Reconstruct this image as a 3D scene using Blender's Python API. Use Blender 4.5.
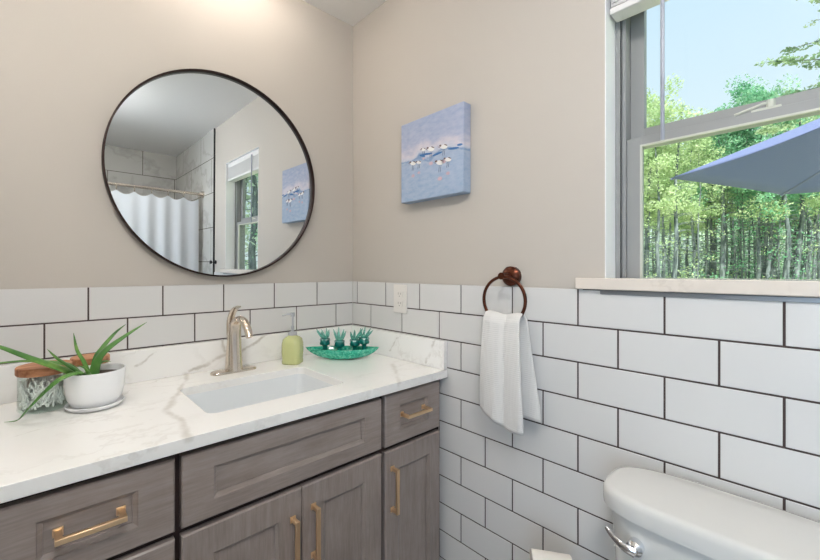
import bpy, bmesh, math, random
from mathutils import Vector, Matrix, noise
PI = math.pi
for o in list(bpy.data.objects): bpy.data.objects.remove(o)
S = bpy.context.scene
COL = S.collection

# ------------------------------------------------------------------ camera
cam = bpy.data.cameras.new('camera'); co = bpy.data.objects.new('camera', cam); COL.objects.link(co)
CP = Vector((-1.1527, -1.5503, 1.2637)); YAW = 0.7307
co.location = CP; co.rotation_euler = (PI/2, 0, -YAW)
cam.sensor_width = 36; cam.lens = 391.02/820*36
cam.shift_x = 21.54/820; cam.shift_y = -9.58/820
cam.clip_start = 0.02; cam.clip_end = 300
S.camera = co
S.view_settings.view_transform = 'Standard'; S.view_settings.look = 'None'
S.view_settings.gamma = 1; S.view_settings.use_curve_mapping = False
S.view_settings.exposure = 0.09

# ------------------------------------------------------------------ sky, sun
W = bpy.data.worlds.new('sky'); S.world = W; W.use_nodes = True
nt = W.node_tree; bg = nt.nodes['Background']
tc = nt.nodes.new('ShaderNodeTexCoord'); sp = nt.nodes.new('ShaderNodeSeparateXYZ')
rp = nt.nodes.new('ShaderNodeValToRGB')
nt.links.new(tc.outputs['Generated'], sp.inputs[0]); nt.links.new(sp.outputs[2], rp.inputs[0])
rp.color_ramp.elements[0].position = 0.0; rp.color_ramp.elements[0].color = (.86, .95, .97, 1)
rp.color_ramp.elements[1].position = 0.9; rp.color_ramp.elements[1].color = (.50, .75, 1, 1)
nt.links.new(rp.outputs[0], bg.inputs['Color']); bg.inputs['Strength'].default_value = 1.0
sun = bpy.data.lights.new('sun', 'SUN'); so = bpy.data.objects.new('sun', sun); COL.objects.link(so)
sun.energy = 10.0; sun.angle = math.radians(1.5); sun.color = (1, .96, .88)
so.rotation_euler = Vector((.42, .30, -.85)).to_track_quat('-Z', 'Y').to_euler()
# cool fill lamp added in a made-up hall, behind and left of the camera
hl = bpy.data.lights.new('hall_fill', 'AREA'); hlo = bpy.data.objects.new('hall_fill', hl); COL.objects.link(hlo)
hl.shape = 'RECTANGLE'; hl.size = 1.6; hl.size_y = 1.9; hl.energy = 38; hl.color = (.56, .77, 1)
hlo.location = (-2.9, -2.1, 1.15); hlo.rotation_euler = Vector((1, .18, 0)).to_track_quat('-Z', 'Z').to_euler()
FILL_DOWNLIGHT = 135.0       # radiance of the added downlight's lens, unseen fill for the left wall
VANITY_BULB = 27.0      # radiance of the vanity light's globes
FILL_CEILING_LAMP = 44.0     # radiance of the added ceiling lamp's diffuser, unseen general fill

# ------------------------------------------------------------------ materials
def srgb(r, g, b):
    f = lambda c: (c/255/12.92) if c/255 <= .04045 else ((c/255+.055)/1.055)**2.4
    return (f(r), f(g), f(b), 1)
def mat(name, col, rough=.5, metal=0, spec=.5, emit=None, es=0, trans=0, ior=1.45, coat=0, sheen=0):
    m = bpy.data.materials.new(name); m.use_nodes = True
    p = m.node_tree.nodes['Principled BSDF']
    p.inputs['Base Color'].default_value = col; p.inputs['Roughness'].default_value = rough
    p.inputs['Metallic'].default_value = metal; p.inputs['Specular IOR Level'].default_value = spec
    p.inputs['Transmission Weight'].default_value = trans; p.inputs['IOR'].default_value = ior
    p.inputs['Coat Weight'].default_value = coat; p.inputs['Sheen Weight'].default_value = sheen
    if emit: p.inputs['Emission Color'].default_value = emit; p.inputs['Emission Strength'].default_value = es
    return m
class NG:
    def __init__(s, m): s.t = m.node_tree; s.p = s.t.nodes.get('Principled BSDF')
    def n(s, typ, **kw):
        x = s.t.nodes.new('ShaderNode'+typ)
        for k, v in kw.items(): setattr(x, k, v)
        return x
    def l(s, a, b): s.t.links.new(a, b)
    def inp(s, sock, v):
        if hasattr(v, 'is_output'): s.l(v, sock)
        else: sock.default_value = v
    def math(s, op, a, b=0.0, clamp=False):
        x = s.n('Math', operation=op, use_clamp=clamp); s.inp(x.inputs[0], a); s.inp(x.inputs[1], b); return x.outputs[0]
    def vec(s, op, a, b=None, sc=None):
        x = s.n('VectorMath', operation=op); s.inp(x.inputs[0], a)
        if b is not None: s.inp(x.inputs[1], b)
        if sc is not None: s.inp(x.inputs['Scale'], sc)
        return x.outputs['Value'] if op in ('DOT_PRODUCT', 'LENGTH') else x.outputs[0]
    def pos(s): return s.n('NewGeometry').outputs['Position']
    def mapping(s, v, scale=(1, 1, 1), rot=(0, 0, 0)):
        x = s.n('Mapping'); s.l(v, x.inputs[0]); x.inputs['Scale'].default_value = scale; x.inputs['Rotation'].default_value = rot; return x.outputs[0]
    def noise(s, v, scale, detail=3, rough=.5, out='Fac'):
        x = s.n('TexNoise'); s.l(v, x.inputs['Vector']); x.inputs['Scale'].default_value = scale
        x.inputs['Detail'].default_value = detail; x.inputs['Roughness'].default_value = rough; return x.outputs[out]
    def ramp(s, f, stops):
        x = s.n('ValToRGB'); s.l(f, x.inputs[0]); e = x.color_ramp.elements
        while len(e) < len(stops): e.new(.5)
        for el, (p, c) in zip(e, stops): el.position = p; el.color = c
        return x.outputs[0]
    def mix(s, f, a, b):
        x = s.n('Mix', data_type='RGBA'); s.inp(x.inputs[0], f); s.inp(x.inputs[6], a); s.inp(x.inputs[7], b); return x.outputs[2]
    def bump(s, h, strength=.2, dist=.002):
        x = s.n('Bump'); s.l(h, x.inputs['Height']); x.inputs['Strength'].default_value = strength; x.inputs['Distance'].default_value = dist
        s.l(x.outputs[0], s.p.inputs['Normal'])
    def base(s, c): s.l(c, s.p.inputs['Base Color'])

def m_paint(name, col):
    m = mat(name, col, .62, spec=.3); g = NG(m); g.bump(g.noise(g.pos(), 320, 2), .12, .0006); return m
M_wall = m_paint('wall_paint', srgb(194, 187, 178))
M_ceil = m_paint('ceiling_paint', srgb(238, 236, 233))
M_white = mat('white_return_paint', srgb(246, 247, 248), .4)
M_tile = mat('glazed_white_tile', srgb(217, 216, 214), .16, spec=.5)
g = NG(M_tile); g.bump(g.noise(g.pos(), 14, 2), .08, .002)
M_grout = mat('dark_grout', srgb(74, 62, 60), .9)
M_black = mat('black_metal_and_shade', srgb(22, 20, 20), .4)
M_bronze = mat('oil_rubbed_bronze', srgb(84, 46, 32), .3, metal=.85)
M_mframe = mat('mirror_frame_bronze', srgb(46, 30, 26), .35, metal=.6)
M_mirror = mat('mirror_silver', (.84, .87, .88, 1), 0.0, metal=1)
M_gold = mat('champagne_bronze', srgb(240, 206, 166), .34, metal=.9)
M_nickel = mat('brushed_nickel', srgb(222, 210, 196), .22, metal=1)
M_chrome = mat('chrome', srgb(230, 232, 236), .06, metal=1)
M_porc = mat('porcelain', srgb(212, 211, 207), .12, coat=.3)
M_basin = mat('sink_porcelain', srgb(226, 230, 232), .12)
M_plastic = mat('white_plastic', srgb(228, 224, 218), .35)
M_slot = mat('outlet_slot', srgb(140, 134, 128), .6)
M_sash = mat('grey_window_vinyl', srgb(148, 149, 148), .38)
M_sash2 = mat('light_window_bead', srgb(196, 198, 186), .4)
M_blind = mat('blind_vinyl', srgb(226, 224, 222), .45)
M_wand = mat('wand_plastic', srgb(150, 155, 168), .3)
M_zinc = mat('brushed_edge_trim', srgb(140, 143, 146), .35, metal=.6)
M_floor = mat('floor_tile', srgb(150, 146, 140), .4)
M_gap_shade = mat('cabinet_shadow_gap', srgb(42, 26, 22), .7)  # near-black body colour stands in for shade in the gaps between fronts
M_cer = mat('white_ceramic', srgb(247, 248, 249), .22)
M_soil = mat('potting_soil', srgb(70, 58, 50), .95)
M_swab = mat('cotton_swab', srgb(250, 250, 248), .8)
M_paper = mat('toilet_paper', srgb(238, 232, 224), .9)
M_rib = mat('umbrella_rib', srgb(120, 128, 160), .5)
M_pole = mat('umbrella_pole', srgb(70, 72, 78), .4, metal=.5)

def m_thin(name, tint, gloss=1.0, rough=0.0, tr=None):
    m = bpy.data.materials.new(name); m.use_nodes = True; t = m.node_tree
    t.nodes.remove(t.nodes['Principled BSDF']); out = t.nodes['Material Output']
    a = t.nodes.new('ShaderNodeBsdfTransparent'); a.inputs[0].default_value = tint
    b = t.nodes.new('ShaderNodeBsdfGlossy'); b.inputs['Roughness'].default_value = rough
    f = t.nodes.new('ShaderNodeFresnel'); f.inputs[0].default_value = 1.45
    mu = t.nodes.new('ShaderNodeMath'); mu.operation = 'MULTIPLY'; mu.inputs[1].default_value = gloss
    x = t.nodes.new('ShaderNodeMixShader')
    ge = t.nodes.new('ShaderNodeNewGeometry'); iv = t.nodes.new('ShaderNodeMath'); iv.operation = 'SUBTRACT'; iv.inputs[0].default_value = 1
    m2 = t.nodes.new('ShaderNodeMath'); m2.operation = 'MULTIPLY'; t.links.new(ge.outputs['Backfacing'], iv.inputs[1])
    t.links.new(f.outputs[0], mu.inputs[0]); t.links.new(mu.outputs[0], m2.inputs[0]); t.links.new(iv.outputs[0], m2.inputs[1]); t.links.new(m2.outputs[0], x.inputs[0]); t.links.new(a.outputs[0], x.inputs[1]); t.links.new(b.outputs[0], x.inputs[2])
    t.links.new(x.outputs[0], out.inputs[0]); return m
M_pane = m_thin('window_glass', (.96, .99, .985, 1), .7)
M_jar = m_thin('jar_glass', (.90, .955, .93, 1), 1.8)
M_clear = mat('clear_pump_plastic', srgb(238, 240, 244), .1, trans=.6, coat=.3)

def m_wood(name, horiz):
    m = mat(name, srgb(110, 98, 90), .3, spec=.6, coat=.5); g = NG(m); p = g.pos()
    sc = (5, 5, 60) if horiz else (60, 60, 5)
    n1 = g.noise(g.mapping(p, sc), 1.0, 5, .6); n2 = g.noise(p, 9, 4, .6)
    n3 = g.noise(g.mapping(p, (sc[0]*4, sc[1]*4, sc[2]*4)), 1.0, 3)
    f = g.math('ADD', g.math('MULTIPLY', n1, .45), g.math('ADD', g.math('MULTIPLY', n2, .35), g.math('MULTIPLY', n3, .2)))
    g.base(g.ramp(f, [(.30, srgb(128, 116, 110)), (.5, srgb(147, 135, 129)), (.70, srgb(163, 152, 147))]))
    g.bump(n1, .08, .001); return m
M_woodH = m_wood('stained_maple_horizontal_grain', True)
M_woodV = m_wood('stained_maple_vertical_grain', False)

def m_quartz(name, lines, base=(246, 245, 242), vein=(176, 168, 156)):
    m = mat(name, srgb(*base), .13, spec=.5); g = NG(m); p = g.pos()
    nz = g.noise(p, 9, 4, .6, 'Color')
    pd = g.vec('ADD', p, g.vec('SCALE', g.vec('SUBTRACT', nz, (.5, .5, .5)), sc=.055))
    tot = None
    for pts, w, amt in lines:
        dm = None
        for A, B in zip(pts, pts[1:]):
            A = Vector(A); B = Vector(B); ba = B-A
            pa = g.vec('SUBTRACT', pd, tuple(A))
            h = g.math('MULTIPLY', g.vec('DOT_PRODUCT', pa, tuple(ba)), 1/ba.length_squared, clamp=True)
            q = g.vec('SUBTRACT', pa, g.vec('SCALE', tuple(ba), sc=h))
            d = g.vec('LENGTH', q)
            dm = d if dm is None else g.math('MINIMUM', dm, d)
        mr = g.n('MapRange', interpolation_type='SMOOTHSTEP'); g.l(dm, mr.inputs[0])
        mr.inputs[1].default_value = w; mr.inputs[2].default_value = 0; mr.inputs[3].default_value = 0; mr.inputs[4].default_value = amt
        tot = mr.outputs[0] if tot is None else g.math('MAXIMUM', tot, mr.outputs[0])
    # faint background veins
    wv = g.noise(g.vec('ADD', g.mapping(p, (1.4, 3.2, 2.5), (0, 0, .5)), g.vec('SCALE', nz, sc=.35)), 2.2, 4, .55)
    fine = g.math('SUBTRACT', 1.0, g.math('MULTIPLY', g.math('ABSOLUTE', g.math('SUBTRACT', wv, .5)), 38.0), clamp=True)
    brk = g.noise(p, 5, 2)
    fine = g.math('MULTIPLY', g.math('MULTIPLY', fine, .2), g.math('MULTIPLY', g.math('SUBTRACT', brk, .42, clamp=True), 5.0, clamp=True))
    tot = g.math('MULTIPLY', g.math('MAXIMUM', tot, fine), g.math('ADD', .55, g.math('MULTIPLY', g.noise(p, 30, 3), .8)), clamp=True)
    g.base(g.mix(tot, srgb(*base), srgb(*vein))); return m
Z0 = .89
M_quartz = m_quartz('white_quartz_grey_veins', [
    ([(-.632, -.02, .999), (-.625, -.02, .955), (-.594, -.02, .946)], .012, .6),
    ([(-.742, -.02, .905), (-.657, -.02, .938), (-.594, -.02, .946), (-.56, -.02, .945), (-.48, -.02, .985), (-.45, -.02, .998)], .010, .65),
    ([(-.755, -.02, .89), (-.80, -.153, Z0), (-.865, -.294, Z0), (-.897, -.393, Z0), (-.888, -.489, Z0), (-.903, -.62, Z0), (-.903, -.62, .86)], .016, .5),
    ([(-.904, -.02, .945), (-.854, -.02, .984)], .006, .5),
    ([(-.02, -.30, .92), (-.02, -.34, .97), (-.02, -.37, .99)], .007, .55),
    ([(-.02, -.50, .90), (-.02, -.53, .94), (-.02, -.55, .99)], .008, .5),
    ([(-.10, -.40, Z0), (-.17, -.5, Z0), (-.25, -.605, Z0), (-.25, -.605, .86)], .014, .42),
    ([(-1.24, -.35, Z0), (-1.1, -.30, Z0), (-.95, -.12, Z0)], .005, .4),
    ([(-1.0, -.22, Z0), (-.93, -.09, Z0), (-.82, -.02, Z0)], .004, .35),
])
M_sillq = m_quartz('cream_marble_sill', [([(0, -1.285, 1.212), (0, -1.305, 1.235), (.05, -1.33, 1.243)], .012, .3),
    ([(0, -1.17, 1.243), (0, -1.175, 1.222)], .004, .6), ([(0, -1.365, 1.215), (0, -1.40, 1.235)], .025, .4)], base=(224, 214, 203), vein=(170, 158, 142))

def m_showertile(name):
    m = mat(name, srgb(196, 192, 184), .25); g = NG(m); p = g.pos()
    sx = g.n('SeparateXYZ'); g.l(p, sx.inputs[0])
    uv = g.n('CombineXYZ'); g.l(g.math('ADD', sx.outputs[0], sx.outputs[1]), uv.inputs[0]); g.l(g.math('SUBTRACT', sx.outputs[2], .130), uv.inputs[1])
    v = g.n('VectorMath', operation='ADD'); g.l(uv.outputs[0], v.inputs[0]); v.inputs[1].default_value = (3.65, 0.05, 0)
    b = g.n('TexBrick'); g.l(v.outputs[0], b.inputs['Vector']); b.inputs['Scale'].default_value = 1
    b.inputs['Brick Width'].default_value = .61; b.inputs['Row Height'].default_value = .305; b.inputs['Mortar Size'].default_value = .003
    b.inputs['Mortar Smooth'].default_value = .1; b.offset = .5
    nz = g.noise(p, 3, 4, .6, 'Color')
    w = g.noise(g.vec('ADD', g.mapping(p, (1, 1, 1.6), (.5, .4, 0)), g.vec('SCALE', nz, sc=.6)), 1.6, 4)
    vein = g.math('SUBTRACT', 1.0, g.math('MULTIPLY', g.math('ABSOLUTE', g.math('SUBTRACT', w, .5)), 22.0), clamp=True)
    c = g.mix(g.math('MULTIPLY', vein, .35), srgb(192, 190, 184), srgb(140, 136, 130))
    g.base(g.mix(b.outputs['Fac'], c, srgb(95, 88, 80))); return m
M_shower = m_showertile('marble_look_shower_tile')

def m_fabric(name, col, transl=.3, rough=.9):
    m = mat(name, col, rough, spec=.2); t = m.node_tree; p = t.nodes['Principled BSDF']; out = t.nodes['Material Output']
    tr = t.nodes.new('ShaderNodeBsdfTranslucent'); tr.inputs[0].default_value = col
    x = t.nodes.new('ShaderNodeMixShader'); x.inputs[0].default_value = transl
    t.links.new(p.outputs[0], x.inputs[1]); t.links.new(tr.outputs[0], x.inputs[2]); t.links.new(x.outputs[0], out.inputs[0]); return m
M_curtain = m_fabric('shower_curtain_cloth', srgb(232, 236, 242), .3)
M_umb = m_fabric('umbrella_canvas', srgb(126, 136, 174), .34)
M_towel = m_fabric('white_cotton_towel', srgb(238, 236, 233), .12)
g = NG(M_towel); sx = g.n('SeparateXYZ'); g.l(g.pos(), sx.inputs[0])
rib = g.math('SINE', g.math('MULTIPLY', sx.outputs[2], 2*PI/.0062))
g.bump(g.math('ADD', rib, g.math('MULTIPLY', g.noise(g.pos(), 500, 2), .8)), .35, .0012)
M_lid = mat('wooden_lid', srgb(172, 110, 72), .5); g = NG(M_lid)
g.base(g.ramp(g.noise(g.mapping(g.pos(), (12, 90, 60), (0, 0, .5)), 1, 4), [(.3, srgb(150, 92, 60)), (.55, srgb(196, 138, 98)), (.8, srgb(222, 176, 136))]))
M_turq = mat('turquoise_glaze', srgb(30, 158, 130), .1, coat=.5); g = NG(M_turq)
g.base(g.ramp(g.noise(g.pos(), 90, 4, .7), [(.3, srgb(8, 128, 104)), (.48, srgb(40, 176, 146)), (.62, srgb(96, 208, 178)), (.76, srgb(190, 232, 214))]))
M_dglass = mat('teal_glass', srgb(14, 132, 122), .05, trans=.35, coat=.6)
M_fglass = mat('pale_teal_glass', srgb(150, 226, 212), .05, trans=.7)
M_soap = mat('green_soap_in_glass', srgb(232, 236, 174), .08, trans=.45, ior=1.35, coat=.6)
g = NG(M_soap); vo = g.n('TexVoronoi'); g.l(g.pos(), vo.inputs['Vector']); vo.inputs['Scale'].default_value = 110; g.bump(vo.outputs['Distance'], .25, .002)
M_leaf = mat('aloe_leaf', srgb(86, 136, 60), .35); g = NG(M_leaf)
g.base(g.ramp(g.noise(g.pos(), 22, 3), [(.3, srgb(58, 108, 52)), (.55, srgb(92, 140, 66)), (.75, srgb(142, 176, 88))]))
M_art = mat('painted_canvas', srgb(170, 182, 208), .7); g = NG(M_art)
# beach painting: sand-blue foreground, dark blue wave line, white foam, pale lilac sky
p = g.pos(); sx = g.n('SeparateXYZ'); g.l(p, sx.inputs[0])
wob = g.math('MULTIPLY', g.math('SUBTRACT', g.noise(g.mapping(p, (8, 12, 20)), 1, 4), .5), .10)
hz = g.math('ADD', sx.outputs[2], wob)
hn = g.math('MULTIPLY', g.math('SUBTRACT', hz, 1.54), 1/.32)
c1 = g.ramp(hn, [(.0, srgb(148, 170, 196)), (.40, srgb(154, 174, 200)), (.485, srgb(160, 176, 198)), (.515, srgb(96, 134, 178)), (.55, srgb(196, 200, 212)), (.61, srgb(214, 204, 208)), (.70, srgb(162, 169, 194)), (1.0, srgb(148, 160, 188))])
c2 = g.ramp(g.noise(g.mapping(p, (30, 30, 70)), 1, 4, .6), [(.3, srgb(140, 160, 196)), (.7, srgb(222, 222, 228))])
g.base(g.mix(.26, c1, c2))
g.bump(g.noise(g.mapping(p, (80, 80, 200)), 1, 3), .5, .001)
M_pw = mat('bird_white_paint', srgb(236, 234, 230), .7); M_pb = mat('bird_brown_paint', srgb(110, 90, 88), .7)
M_po = mat('bird_leg_paint', srgb(80, 88, 120), .7); M_pp = mat('pink_reflection_paint', srgb(206, 176, 184), .7)
M_pdb = mat('deep_blue_paint', srgb(62, 112, 168), .7)
M_bark = mat('grey_bark', srgb(112, 112, 108), .9); g = NG(M_bark)
g.base(g.ramp(g.noise(g.mapping(g.pos(), (12, 12, 2)), 1, 4), [(.3, srgb(56, 68, 74)), (.7, srgb(136, 146, 148))]))
def m_foliage(name, a, b, c, tr=.4):
    m = m_fabric(name, a, tr); g = NG(m)
    cc = g.ramp(g.noise(g.pos(), 1.1, 4, .7), [(.3, a), (.52, b), (.72, c)])
    g.base(cc)
    for n in m.node_tree.nodes:
        if n.type == 'BSDF_TRANSLUCENT': g.l(cc, n.inputs[0])
    return m
M_fol1 = m_foliage('yellow_green_foliage', srgb(140, 170, 124), srgb(184, 204, 156), srgb(226, 232, 200))
M_fol2 = m_foliage('emerald_foliage', srgb(88, 150, 116), srgb(130, 184, 146), srgb(190, 214, 178))
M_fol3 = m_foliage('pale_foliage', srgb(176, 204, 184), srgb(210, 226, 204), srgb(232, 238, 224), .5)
M_fol4 = m_foliage('pine_needles', srgb(110, 140, 112), srgb(150, 174, 136), srgb(190, 204, 166))
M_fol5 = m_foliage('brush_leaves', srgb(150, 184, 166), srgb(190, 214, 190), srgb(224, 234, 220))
M_grass = mat('woodland_ground', srgb(150, 150, 110), .95); g = NG(M_grass)
g.base(g.ramp(g.noise(g.pos(), 1.3, 4), [(.3, srgb(150, 158, 120)), (.7, srgb(200, 204, 160))]))
M_lens = mat('fill_lens_lit', (1, 1, 1, 1), .5, emit=(1, .97, .93, 1), es=FILL_DOWNLIGHT)
M_globe = mat('frosted_globe_lit', (1, 1, 1, 1), .5, emit=(1, .91, .82, 1), es=VANITY_BULB)
M_diff = mat('fill_diffuser_lit', (1, 1, 1, 1), .5, emit=(1, .985, .97, 1), es=FILL_CEILING_LAMP)

# ------------------------------------------------------------------ mesh helpers
def obj(name, bm, m, parent=None, smooth=False, bevel=0, seg=2, angle=40, subsurf=0, normals=True):
    if normals: bmesh.ops.recalc_face_normals(bm, faces=bm.faces)
    off = Vector((0, 0, 0)); q = parent
    while q is not None: off += q.location; q = q.parent
    if off.length > 0: bmesh.ops.translate(bm, verts=bm.verts, vec=-off)
    me = bpy.data.meshes.new(name); bm.to_mesh(me); bm.free()
    for mm in (m if isinstance(m, (list, tuple)) else [m]): me.materials.append(mm)
    o = bpy.data.objects.new(name, me); COL.objects.link(o)
    if parent is not None: o.parent = parent
    if bevel:
        b = o.modifiers.new('bevel', 'BEVEL'); b.width = bevel; b.segments = seg; b.limit_method = 'ANGLE'; b.angle_limit = math.radians(angle)
    if subsurf:
        s_ = o.modifiers.new('sub', 'SUBSURF'); s_.levels = subsurf; s_.render_levels = subsurf
    if smooth or bevel:
        for f in me.polygons: f.use_smooth = True
        if not subsurf: me.set_sharp_from_angle(angle=math.radians(angle if not bevel else 60))
    return o
def tag(o, label=None, cat=None, group=None, kind=None):
    if label: o['label'] = label
    if cat: o['category'] = cat
    if group: o['group'] = group
    if kind: o['kind'] = kind
    return o
def thing(name, label, cat, loc=(0, 0, 0), group=None, kind=None):
    o = bpy.data.objects.new(name, None); COL.objects.link(o); o.location = loc; o.empty_display_size = .05
    return tag(o, label, cat, group, kind)
def bx(bm, x0, x1, y0, y1, z0, z1, mi=0):
    v = [bm.verts.new((x, y, z)) for x in (x0, x1) for y in (y0, y1) for z in (z0, z1)]
    for f in ((0, 1, 3, 2), (4, 6, 7, 5), (0, 4, 5, 1), (2, 3, 7, 6), (0, 2, 6, 4), (1, 5, 7, 3)):
        bm.faces.new([v[i] for i in f]).material_index = mi
    return bm
def box(*a): return bx(bmesh.new(), *a)
def loft(bm, rings, cap=True, closed=True):
    R = [[bm.verts.new(p) for p in r] for r in rings]; n = len(R[0])
    for a, b in zip(R, R[1:]):
        for i in range(n if closed else n-1):
            j = (i+1) % n
            bm.faces.new((a[i], a[j], b[j], b[i]))
    if cap: bm.faces.new(R[0][::-1]); bm.faces.new(R[-1])
    return bm
def ring(c, ax, rx, ry=None, n=24, up=None):
    c = Vector(c); ax = Vector(ax).normalized(); ry = ry or rx
    u = Vector(up) if up else (Vector((0, 0, 1)) if abs(ax.z) < .9 else Vector((1, 0, 0)))
    a = (u-ax*u.dot(ax)).normalized(); b = ax.cross(a)
    return [c+a*rx*math.cos(2*PI*i/n)+b*ry*math.sin(2*PI*i/n) for i in range(n)]
def smoothpath(pts, k=6):
    P = [Vector(p) for p in pts]; P = [2*P[0]-P[1]]+P+[2*P[-1]-P[-2]]; out = []
    for i in range(1, len(P)-2):
        for j in range(k):
            t = j/k; a, b, c, d = P[i-1:i+3]
            out.append(.5*((2*b)+(c-a)*t+(2*a-5*b+4*c-d)*t*t+(3*b-a-3*c+d)*t**3))
    out.append(P[-2]); return out
def tube(bm, pts, r, n=12, r2=None, cap=True, up=None):
    P = [Vector(p) for p in pts]; rings = []
    rr = r if isinstance(r, (list, tuple)) else [r]*len(P)
    r2 = r2 if isinstance(r2, (list, tuple)) else ([r2]*len(P) if r2 else rr)
    u = Vector(up) if up else None
    for i, p in enumerate(P):
        t = (P[min(i+1, len(P)-1)]-P[max(i-1, 0)]).normalized()
        if u is None: u = Vector((0, 0, 1)) if abs(t.z) < .9 else Vector((1, 0, 0))
        a = u-t*u.dot(t)
        if a.length < 1e-4: a = Vector((1, 0, 0))-t*t.x
        a.normalize(); b = t.cross(a)
        if not up: u = a
        rings.append([p+a*rr[i]*math.cos(2*PI*k/n)+b*r2[i]*math.sin(2*PI*k/n) for k in range(n)])
    return loft(bm, rings, cap)
def lathe(prof, c=(0, 0, 0), n=40, cap=False, sx=1, sy=1):
    return loft(bmesh.new(), [[(c[0]+r*sx*math.cos(2*PI*i/n), c[1]+r*sy*math.sin(2*PI*i/n), c[2]+z) for i in range(n)] for r, z in prof], cap)
def rrect(x0, x1, y0, y1, r, z, n=6):
    out = []
    for cx, cy, a0 in ((x1-r, y1-r, 0), (x0+r, y1-r, PI/2), (x0+r, y0+r, PI), (x1-r, y0+r, 1.5*PI)):
        for k in range(n+1):
            a = a0+k*PI/2/n; out.append((cx+r*math.cos(a), cy+r*math.sin(a), z))
    return out
def struct(o): o['kind'] = 'structure'; return o

# ------------------------------------------------------------------ room shell
XL, YB, ZC = -1.62, -3.335, 2.471
WY0, WY1, WZ0, WZ1 = -1.79, -1.1473, 1.2125, 2.115     # window opening
wl = struct(obj('wall_vanity_side', box(XL-.15, .16, .008, .15, 0, ZC+.1), M_wall))
bm = bmesh.new()
bx(bm, .008, .16, WY1, .008, 0, ZC+.1); bx(bm, .008, .16, YB-.15, WY0, 0, ZC+.1)
bx(bm, .008, .16, WY0, WY1, 0, WZ0); bx(bm, .008, .16, WY0, WY1, WZ1, ZC+.1)
wr = struct(obj('wall_right', bm, M_wall))
bm = bmesh.new(); DY0, DY1, DZ = -2.32, -1.56, 2.05
bx(bm, XL-.15, XL, DY1, .008, 0, ZC+.1); bx(bm, XL-.15, XL, YB-.15, DY0, 0, ZC+.1); bx(bm, XL-.15, XL, DY0, DY1, DZ, ZC+.1)
struct(obj('wall_left', bm, M_wall))
bm = bmesh.new(); bx(bm, XL-.16, XL+.012, DY1, DY1+.07, 0, DZ+.07); bx(bm, XL-.16, XL+.012, DY0-.07, DY0, 0, DZ+.07); bx(bm, XL-.16, XL+.012, DY0, DY1, DZ, DZ+.07)
struct(obj('door_added_1', bm, M_white, bevel=.002))  # doorway added to let the hall fill lamp shine in
bm = bmesh.new(); hx = XL-.15
bx(bm, hx-1.45, hx-1.35, -3.2, -.6, -.1, 2.6); bx(bm, hx-1.35, hx, -3.3, -3.2, -.1, 2.6); bx(bm, hx-1.35, hx, -.6, -.5, -.1, 2.6)
bx(bm, hx-1.35, hx, -3.2, -.6, 2.45, 2.6); bx(bm, hx-1.35, hx, -3.2, -.6, -.1, 0)
struct(obj('wall_added_hall', bm, M_ceil))  # unseen hall box added around the fill lamp
struct(obj('wall_back', box(XL, .008, YB-.15, YB, 0, ZC+.1), M_wall))
struct(obj('floor', box(XL-.15, .16, YB-.15, .15, -.2, 0), M_floor))
struct(obj('ceiling', box(XL-.15, .16, YB-.15, .15, ZC, ZC+.25), M_ceil))
# white painted window returns
bm = bmesh.new()
bx(bm, .007, .085, WY1-.002, WY1, WZ0+.03, WZ1); bx(bm, .007, .085, WY0, WY0+.002, WZ0+.03, WZ1); bx(bm, .007, .085, WY0, WY1, WZ1-.002, WZ1)
obj('window_return', bm, M_white, wr)

def tiles(umin, umax, zmax, ph, mp, name, parent):
    H, Wd, J, ch = .1048, .2083, .0046, .0012
    bm = bmesh.new()
    for k in range(12):
        z1 = zmax-k*H; z0 = max(z1-H, 0)
        off = ph if k % 2 == 0 else ph-Wd/2
        j = -3
        while True:
            a = off+j*Wd; b = a+Wd; j += 1
            if a > umax: break
            a_, b_ = max(a, umin-J/2), min(b, umax)
            if b_-a_ < .006: continue
            ua, ub, za, zb = a_+J/2, b_-J/2, z0+J/2, z1-(J/2 if k else 0)
            q = [[(ua, za), (ub, za), (ub, zb), (ua, zb)], [(ua+ch, za+ch), (ub-ch, za+ch), (ub-ch, zb-ch), (ua+ch, zb-ch)]]
            V = [[bm.verts.new(mp(u, .0025, z)) for u, z in q[0]], [bm.verts.new(mp(u, ch*.6, z)) for u, z in q[0]], [bm.verts.new(mp(u, 0, z)) for u, z in q[1]]]
            for A, B in zip(V, V[1:]):
                for i in range(4): bm.faces.new((A[i], A[(i+1) % 4], B[(i+1) % 4], B[i]))
            bm.faces.new(V[2])
    v = [bm.verts.new(mp(u, d, z)) for u in (umin, umax) for d in (.002, .009) for z in (0, zmax-.0006)]
    for f in ((0, 1, 3, 2), (4, 6, 7, 5), (0, 4, 5, 1), (2, 3, 7, 6), (0, 2, 6, 4), (1, 5, 7, 3)):
        bm.faces.new([v[i] for i in f]).material_index = 1
    return obj(name, bm, [M_tile, M_grout], parent)
tiles(0.0, 1.62, 1.21, .2014, lambda u, d, z: (-u, d, z), 'tile_wainscot', wl)
tiles(0.0, 2.05, 1.21, .2443, lambda u, d, z: (d, -u, z), 'tile_wainscot', wr)
# shower surround on the right wall and the back wall
obj('shower_tile', box(-.004, .0085, YB, -2.062, 0, ZC), M_shower, wr)
obj('edge_trim', box(-.006, .0085, -2.062, -2.056, 0, ZC), M_black, wr)
wb = bpy.data.objects['wall_back']
obj('shower_tile', box(XL, -.004, YB-.005, YB+.008, 0, ZC), M_shower, wb)

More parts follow.
